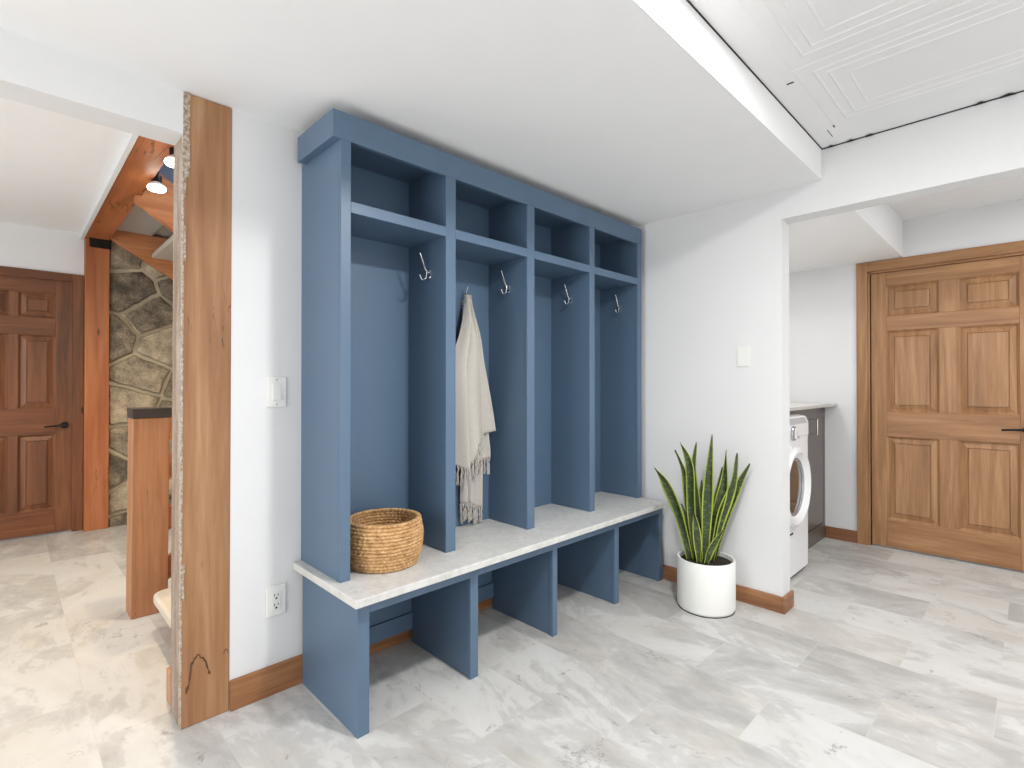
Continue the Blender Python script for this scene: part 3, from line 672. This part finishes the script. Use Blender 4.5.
# ------------------------------------------------------------------ towel on the second bay's hook
tw = empty('throw_blanket', (0.79, -0.09, 0.50), 'oatmeal fringed throw hanging from a hook in the second locker bay', 'throw')
def smooth01(t): t = max(0, min(1, t)); return t * t * (3 - 2 * t)
def sheet(name, ztop, xl, xr, zbot, ybase, folds, amp, nu=64, nv=60, seed=0, apex=0.79):
    """xl, xr: (x at 0.35 drop, x at bottom); zbot(u)"""
    b = MB(); vs = []
    for j in range(nv + 1):
        for i in range(nu + 1):
            u = i / nu; t = j / nv; zb_ = zbot(u); z = ztop(u) + (zb_ - ztop(u)) * t
            drop = max(0.0, (1.655 - z))
            sp = min(1.12, drop / 0.70); spl = smooth01(drop / 0.42)
            L = apex - 0.012 + (xl - apex + 0.012) * (spl if xl < 0.7 else sp); Rr = apex + 0.012 + (xr - apex - 0.012) * sp
            ph = folds * math.pi * 2 * u + seed
            fr = (folds * u ** 0.85) % 1.0 if u < 1 else 0.999; f = 1.5 * (fr ** 1.15) * (1 - smooth01((fr - 0.93) / 0.07) * 0.9) - 0.5 + 0.12 * math.sin(ph * 1.3 + seed * 2 + z * 2)
            am = amp * (0.35 + 0.65 * sp)
            x = L + (Rr - L) * u + 0.004 * math.cos(ph) * sp + 0.004 * noise.noise((u * 3, z * 3, seed))
            y = ybase(z) - am * f + 0.006 * noise.noise((u * 4, z * 4, seed + 3))
            vs.append((x, y, z))
    fs = [(j * (nu + 1) + i, j * (nu + 1) + i + 1, (j + 1) * (nu + 1) + i + 1, (j + 1) * (nu + 1) + i) for j in range(nv) for i in range(nu)]
    b.add(vs, fs); o = b.build(name, M['cloth'], tw, smooth=True, autos=0, fixn=False)
    m = o.modifiers.new('solid', 'SOLIDIFY'); m.thickness = 0.004; m.offset = 0
    bot = [vs[nv * (nu + 1) + i] for i in range(nu + 1)]
    return bot
def tassels(name, bot, step, ln, seed, skip=lambda p: False):
    rr = random.Random(seed); b = MB()
    for i in range(0, len(bot), step):
        p = Vector(bot[i])
        if skip(p): continue
        l = ln * rr.uniform(0.85, 1.15); sx = rr.uniform(-0.006, 0.006); sy = rr.uniform(-0.006, 0.004)
        l = min(l, p.z - 0.497)
        for s in (-1, 1):
            pts = []
            for k in range(9):
                t = k / 8; tw_ = 0.0022 * math.sin(t * 14 + i)
                pts.append((p.x + sx * t + s * 0.0035 * (0.4 + 0.6 * abs(math.cos(t * 5))) + tw_, p.y + sy * t + s * 0.002 * math.sin(t * 5), p.z + 0.004 - l * t))
            b.tube(pts, [0.0028, 0.0026, 0.0024, 0.0034, 0.0024, 0.0022, 0.0022, 0.0024, 0.0018], 6)
    b.build(name, M['cloth'], tw, smooth=True)
back = sheet('back_layer', lambda u: 1.62, 0.762, 0.880, lambda u: 0.605 - 0.02 * u + 0.012 * math.sin(5 * u), lambda z: -0.052, 3.0, 0.018, 60, 60, 0.4)
front = sheet('front_layer', lambda u: 1.655, 0.655, 0.835, lambda u: 0.845 - 0.05 * math.sin(math.pi * min(1, u * 1.2)) + 0.10 * smooth01((u - 0.62) / 0.38), lambda z: -0.112 + 0.045 * smooth01((z - 1.4) / 0.25), 2.0, 0.040, 120, 70, 2.2)
side = sheet('side_flap', lambda u: 1.648, 0.815, 0.945, lambda u: 0.945 + 0.025 * u, lambda z: -0.094 + 0.03 * smooth01((z - 1.4) / 0.25), 1.0, 0.026, 48, 60, 1.0)
midl = sheet('inner_layer', lambda u: 1.63, 0.77, 0.915, lambda u: 0.80 + 0.03 * u, lambda z: -0.078, 2.0, 0.016, 48, 50, 3.0)
tassels('fringe', front, 6, 0.085, 1); tassels('fringe', back, 3, 0.088, 2); tassels('fringe', midl, 4, 0.08, 3)
# ------------------------------------------------------------------ snake plant
pl = empty('potted_snake_plant', (1.86, -0.80, 0), 'snake plant in a white cylinder pot on the floor beside the lockers', 'plant')
b = MB(); b.lathe([(0.0, 0.004), (0.142, 0.004), (0.146, 0.010), (0.149, 0.02), (0.149, 0.262), (0.147, 0.268), (0.141, 0.270), (0.136, 0.267), (0.135, 0.235), (0.0, 0.235)], (1.86, -0.80, 0), 96)
b.build('pot', M['pot'], pl, smooth=True, autos=50)
b = MB(); b.lathe([(0.0, 0.0), (0.146, 0.0), (0.146, 0.004), (0.0, 0.004)], (1.86, -0.80, 0), 64); b.build('pot_foot', M['dark_hole'], pl)
b = MB(); N = 60; vs = [(1.86, -0.80, 0.252)]; fs = []
for r_ in (0.05, 0.095, 0.135):
    for i in range(N):
        a = 2 * math.pi * i / N; x = 1.86 + r_ * math.cos(a); y = -0.80 + r_ * math.sin(a)
        vs.append((x, y, 0.25 + (0.010 * noise.noise((x * 40, y * 40, 1)) if r_ < 0.13 else -0.004)))
fs += [(0, 1 + i, 1 + (i + 1) % N) for i in range(N)]
for k in range(2): fs += [(1 + k * N + i, 1 + (k + 1) * N + i, 1 + (k + 1) * N + (i + 1) % N, 1 + k * N + (i + 1) % N) for i in range(N)]
b.add(vs, fs); b.build('soil', M['soil'], pl, smooth=True, autos=0)
leaves = [
 ([(1.808, -0.735, 0.25), (1.784, -0.684, 0.478), (1.752, -0.614, 0.662), (1.729, -0.565, 0.741)], 0.029),
 ([(1.861, -0.732, 0.25), (1.848, -0.704, 0.536), (1.84, -0.685, 0.713), (1.82, -0.642, 0.838)], 0.019),
 ([(1.83, -0.759, 0.25), (1.819, -0.736, 0.519), (1.815, -0.727, 0.764), (1.795, -0.684, 0.889)], 0.027),
 ([(1.872, -0.778, 0.25), (1.859, -0.751, 0.526), (1.852, -0.735, 0.734), (1.858, -0.749, 0.889)], 0.022),
 ([(1.897, -0.761, 0.25), (1.897, -0.761, 0.538), (1.896, -0.76, 0.676)], 0.02),
 ([(1.831, -0.809, 0.25), (1.835, -0.817, 0.487), (1.84, -0.828, 0.719), (1.847, -0.843, 0.938)], 0.027),
 ([(1.865, -0.81, 0.25), (1.879, -0.84, 0.462), (1.898, -0.881, 0.66), (1.904, -0.894, 0.854)], 0.029),
 ([(1.899, -0.789, 0.25), (1.914, -0.822, 0.49), (1.927, -0.85, 0.657), (1.932, -0.86, 0.758)], 0.019),
 ([(1.871, -0.824, 0.25), (1.894, -0.872, 0.487), (1.919, -0.926, 0.674), (1.926, -0.943, 0.84)], 0.028),
 ([(1.923, -0.817, 0.25), (1.955, -0.887, 0.533), (1.979, -0.937, 0.678), (1.999, -0.981, 0.78)], 0.023),
 ([(1.806, -0.826, 0.25), (1.818, -0.853, 0.338), (1.843, -0.905, 0.442)], 0.017),
 ([(1.832, -0.74, 0.25), (1.824, -0.722, 0.433), (1.807, -0.686, 0.547)], 0.019),
 ([(1.8, -0.79, 0.25), (1.796, -0.781, 0.397), (1.79, -0.767, 0.519)], 0.021)]
def catmull(P, t):
    n = len(P) - 1; s = min(int(t * n), n - 1); f = t * n - s
    p0 = P[max(s - 1, 0)]; p1 = P[s]; p2 = P[s + 1]; p3 = P[min(s + 2, n)]
    return 0.5 * ((2 * p1) + (p2 - p0) * f + (2 * p0 - 5 * p1 + 4 * p2 - p3) * f * f + (3 * p1 - p0 - 3 * p2 + p3) * f ** 3)
rl = random.Random(4)
for P, wd in leaves:
    P = [Vector(p) for p in P]; nv, nu = 30, 8; vs = []; uvs = []; tw0 = rl.uniform(-0.5, 0.5); tws = rl.uniform(-0.5, 0.5)
    for j in range(nv + 1):
        t = j / nv; c = catmull(P, t); T = (catmull(P, min(1, t + 0.02)) - catmull(P, max(0, t - 0.02))).normalized()
        view = Vector((-0.907, -0.421, 0)); a = tw0 + tws * t
        view = Matrix.Rotation(a, 3, 'Z') @ view
        S = T.cross(view).normalized(); Nn = S.cross(T).normalized()
        wv = wd * (0.55 + 0.45 * smooth01(t / 0.45)) * (1 - smooth01((t - 0.45) / 0.60) ** 1.3) + 0.0012
        for i in range(nu + 1):
            u = i / nu; e = (u - 0.5) * 2
            vs.append(c + S * (e * wv) + Nn * (-0.30 * wv * (1 - e * e)) + Nn * (0.004 * math.sin(t * 12 + tw0 * 9) * e))
            uvs.append((u, t))
    fs = [(j * (nu + 1) + i, j * (nu + 1) + i + 1, (j + 1) * (nu + 1) + i + 1, (j + 1) * (nu + 1) + i) for j in range(nv) for i in range(nu)]
    b = MB(); b.add(vs, fs); o = b.build('leaf', M['leaf'], pl, smooth=True, autos=0, fixn=False)
    ul = o.data.uv_layers.new(name='UVMap')
    for lp in o.data.loops: ul.data[lp.index].uv = uvs[lp.vertex_index]
    m = o.modifiers.new('solid', 'SOLIDIFY'); m.thickness = 0.003; m.offset = 0
# ------------------------------------------------------------------ laundry
wm = empty('washing_machine', (2.58, -0.67, 0), 'white front loading washing machine under the laundry counter', 'washer')
wx0, wx1, wy = 2.25, 2.915, -1.009
b = MB(); b.box(wx0, wx1, wy, -0.34, 0.02, 0.958); b.build('body', M['washer'], wm, 0.014, seg=3)
b = MB(); b.box(wx0 + 0.02, wx1 - 0.01, wy + 0.02, -0.36, 0.0, 0.02); b.build('plinth', M['dark_hole'], wm)
b = MB(); b.prism([(wy - 0.004, 0.87), (wy - 0.004, 0.958), (wy + 0.012, 1.0), (wy + 0.05, 1.008), (-0.34, 1.008), (-0.34, 0.87)], lambda p, k: (wx0 - 0.001 + (wx1 - wx0 + 0.002) * k, p[0], p[1])); b.build('control_panel', M['washer'], wm, 0.012, seg=3)
b = MB(); b.prism([(wy - 0.006, 0.958), (wy + 0.010, 0.996), (wy + 0.02, 0.996), (wy + 0.0, 0.958)], lambda p, k: (wx0 + 0.01 + (wx1 - wx0 - 0.055) * k, p[0], p[1])); b.build('display_strip', M['grey_plastic'], wm, 0.002)
b = MB(); b.lathe([(0.046, 0.0), (0.045, 0.008), (0.040, 0.013), (0.030, 0.014), (0.0, 0.014)], (2.597, wy - 0.003, 0.905), 40, 'y'); b.build('dial', M['silver'], wm, smooth=True)
b = MB(); b.box(2.59, 2.604, wy - 0.024, wy - 0.016, 0.872, 0.938); b.build('dial_grip', M['washer'], wm, 0.002)
for z in (0.868, 0.880):
    b = MB(); b.lathe([(0.006, 0.0), (0.006, 0.004), (0.0, 0.005)], (2.706, wy - 0.003, z), 16, 'y'); b.build('button', M['grey_plastic'], wm)
b = MB(); b.lathe([(0.246, -0.004), (0.246, 0.012), (0.240, 0.030), (0.226, 0.042), (0.212, 0.042), (0.195, 0.030), (0.178, 0.012)], (2.598, wy, 0.578), 72, 'y', cap=False); dr = b.build('door', M['washer'], wm, smooth=True)
b = MB(); b.lathe([(0.180, 0.010), (0.177, 0.016), (0.168, 0.015), (0.160, 0.007)], (2.598, wy, 0.578), 72, 'y', cap=False); b.build('door_ring', M['silver'], dr, smooth=True)
b = MB(); b.lathe([(0.162, 0.008), (0.15, 0.0075), (0.10, 0.006), (0.0, 0.005)], (2.598, wy, 0.578), 72, 'y'); b.build('door_glass', M['glass'], dr, smooth=True)
b = MB(); b.box(2.53, 2.60, wy - 0.004, wy, 0.284, 0.296); b.build('filter_slot', M['dark_hole'], wm, 0.002)
lc = empty('laundry_cabinet', (3.34, -0.6, 0), 'dark taupe base cabinet between the washer and the hall wall', 'cabinet')
cy = -0.890
MB().box(2.935, 3.772, cy, -0.27, 0, 1.036).build('body', M['cab_dark'], lc, 0.002)
dr = MB(); dr.box(2.96, 3.698, cy - 0.004, cy, 0.135, 0.953); dr = dr.build('door', M['cab_dark'], lc, 0.003)
MB().box(3.6982, 3.714, cy - 0.003, cy, 0.126, 0.953).build('gap_strip', M['dark_hole'], lc)
MB().box(2.96, 3.698, cy - 0.003, cy, 0.122, 0.1348).build('gap_strip', M['dark_hole'], lc)
b = MB(); b.tube([(3.37, cy - 0.004, 0.952), (3.37, cy - 0.05, 0.952), (3.37, cy - 0.052, 0.949), (3.37, cy - 0.052, 0.843), (3.37, cy - 0.05, 0.840), (3.37, cy - 0.004, 0.840)], 0.006, 12); b.build('bar_handle', M['chrome'], dr, smooth=True)
b = MB(); b.box(AX + 0.118, BX - 0.001, -0.973, -0.25, 1.038, 1.060); tag(b.build('laundry_counter', M['quartz'], None, 0.003), 'pale counter slab above the washer and dark cabinet', 'counter')
# ------------------------------------------------------------------ switches and outlet
def plate(name, label, cat, u0, u1, z0, z1, P, kind):
    e = empty(name, P((u0 + u1) / 2, 0, z0), label, cat)
    def bx(a0, a1, d0, d1, zz0, zz1):
        m = MB(); v = [P(a, dd, z) for z in (zz0, zz1) for dd in (d0, d1) for a in (a0, a1)]
        return m.add(v, [(0, 2, 3, 1), (4, 5, 7, 6), (0, 1, 5, 4), (2, 6, 7, 3), (0, 4, 6, 2), (1, 3, 7, 5)])
    bx(u0, u1, 0, 0.006, z0, z1).build('cover_plate', M['plastic'], e, 0.0025)
    uc = (u0 + u1) / 2; zc = (z0 + z1) / 2; w_ = (u1 - u0); h_ = z1 - z0
    if kind == 'rocker':
        m = MB(); v0 = [P(uc - 0.0165, 0.005, zc - 0.033), P(uc + 0.0165, 0.005, zc - 0.033), P(uc + 0.0165, 0.005, zc + 0.033), P(uc - 0.0165, 0.005, zc + 0.033)]
        v1 = [P(uc - 0.0155, 0.012, zc - 0.032), P(uc + 0.0155, 0.012, zc - 0.032), P(uc + 0.0155, 0.0065, zc + 0.032), P(uc - 0.0155, 0.0065, zc + 0.032)]
        m.hexa(v0, v1); m.build('rocker', M['plastic'], e, 0.001)
        for s in (-1, 1): bx(uc - 0.003, uc + 0.003, 0.006, 0.0068, zc + s * 0.048 - 0.003, zc + s * 0.048 + 0.003).build('screw', M['grey_plastic'], e)
    if kind == 'outlet':
        bx(uc - 0.0168, uc + 0.0168, 0.006, 0.0085, zc - 0.0335, zc + 0.0335).build('receptacle', M['plastic'], e, 0.001)
        for s in (-1, 1):
            c = zc + s * 0.0185
            bx(uc - 0.009, uc - 0.006, 0.0085, 0.009, c, c + 0.009).build('slot', M['dark_hole'], e); bx(uc + 0.005, uc + 0.008, 0.0085, 0.009, c + 0.001, c + 0.0085).build('slot', M['dark_hole'], e)
            bx(uc - 0.004, uc + 0.003, 0.0085, 0.009, c - 0.012, c - 0.005).build('ground_hole', M['dark_hole'], e)
    return e
PB = lambda u, d, z: (u, W - d, z); PA = lambda u, d, z: (AX - d, u, z)
plate('light_switch', 'white rocker light switch on the wall between post and lockers', 'light switch', -0.135, -0.060, 1.116, 1.236, PB, 'rocker')
plate('wall_outlet', 'white double power outlet low on the wall beside the lockers', 'outlet', -0.135, -0.060, 0.300, 0.418, PB, 'outlet')
plate('blank_wall_plate', 'plain white wall plate high on the wall above the plant', 'wall plate', -0.888, -0.955, 1.305, 1.418, PA, 'blank')
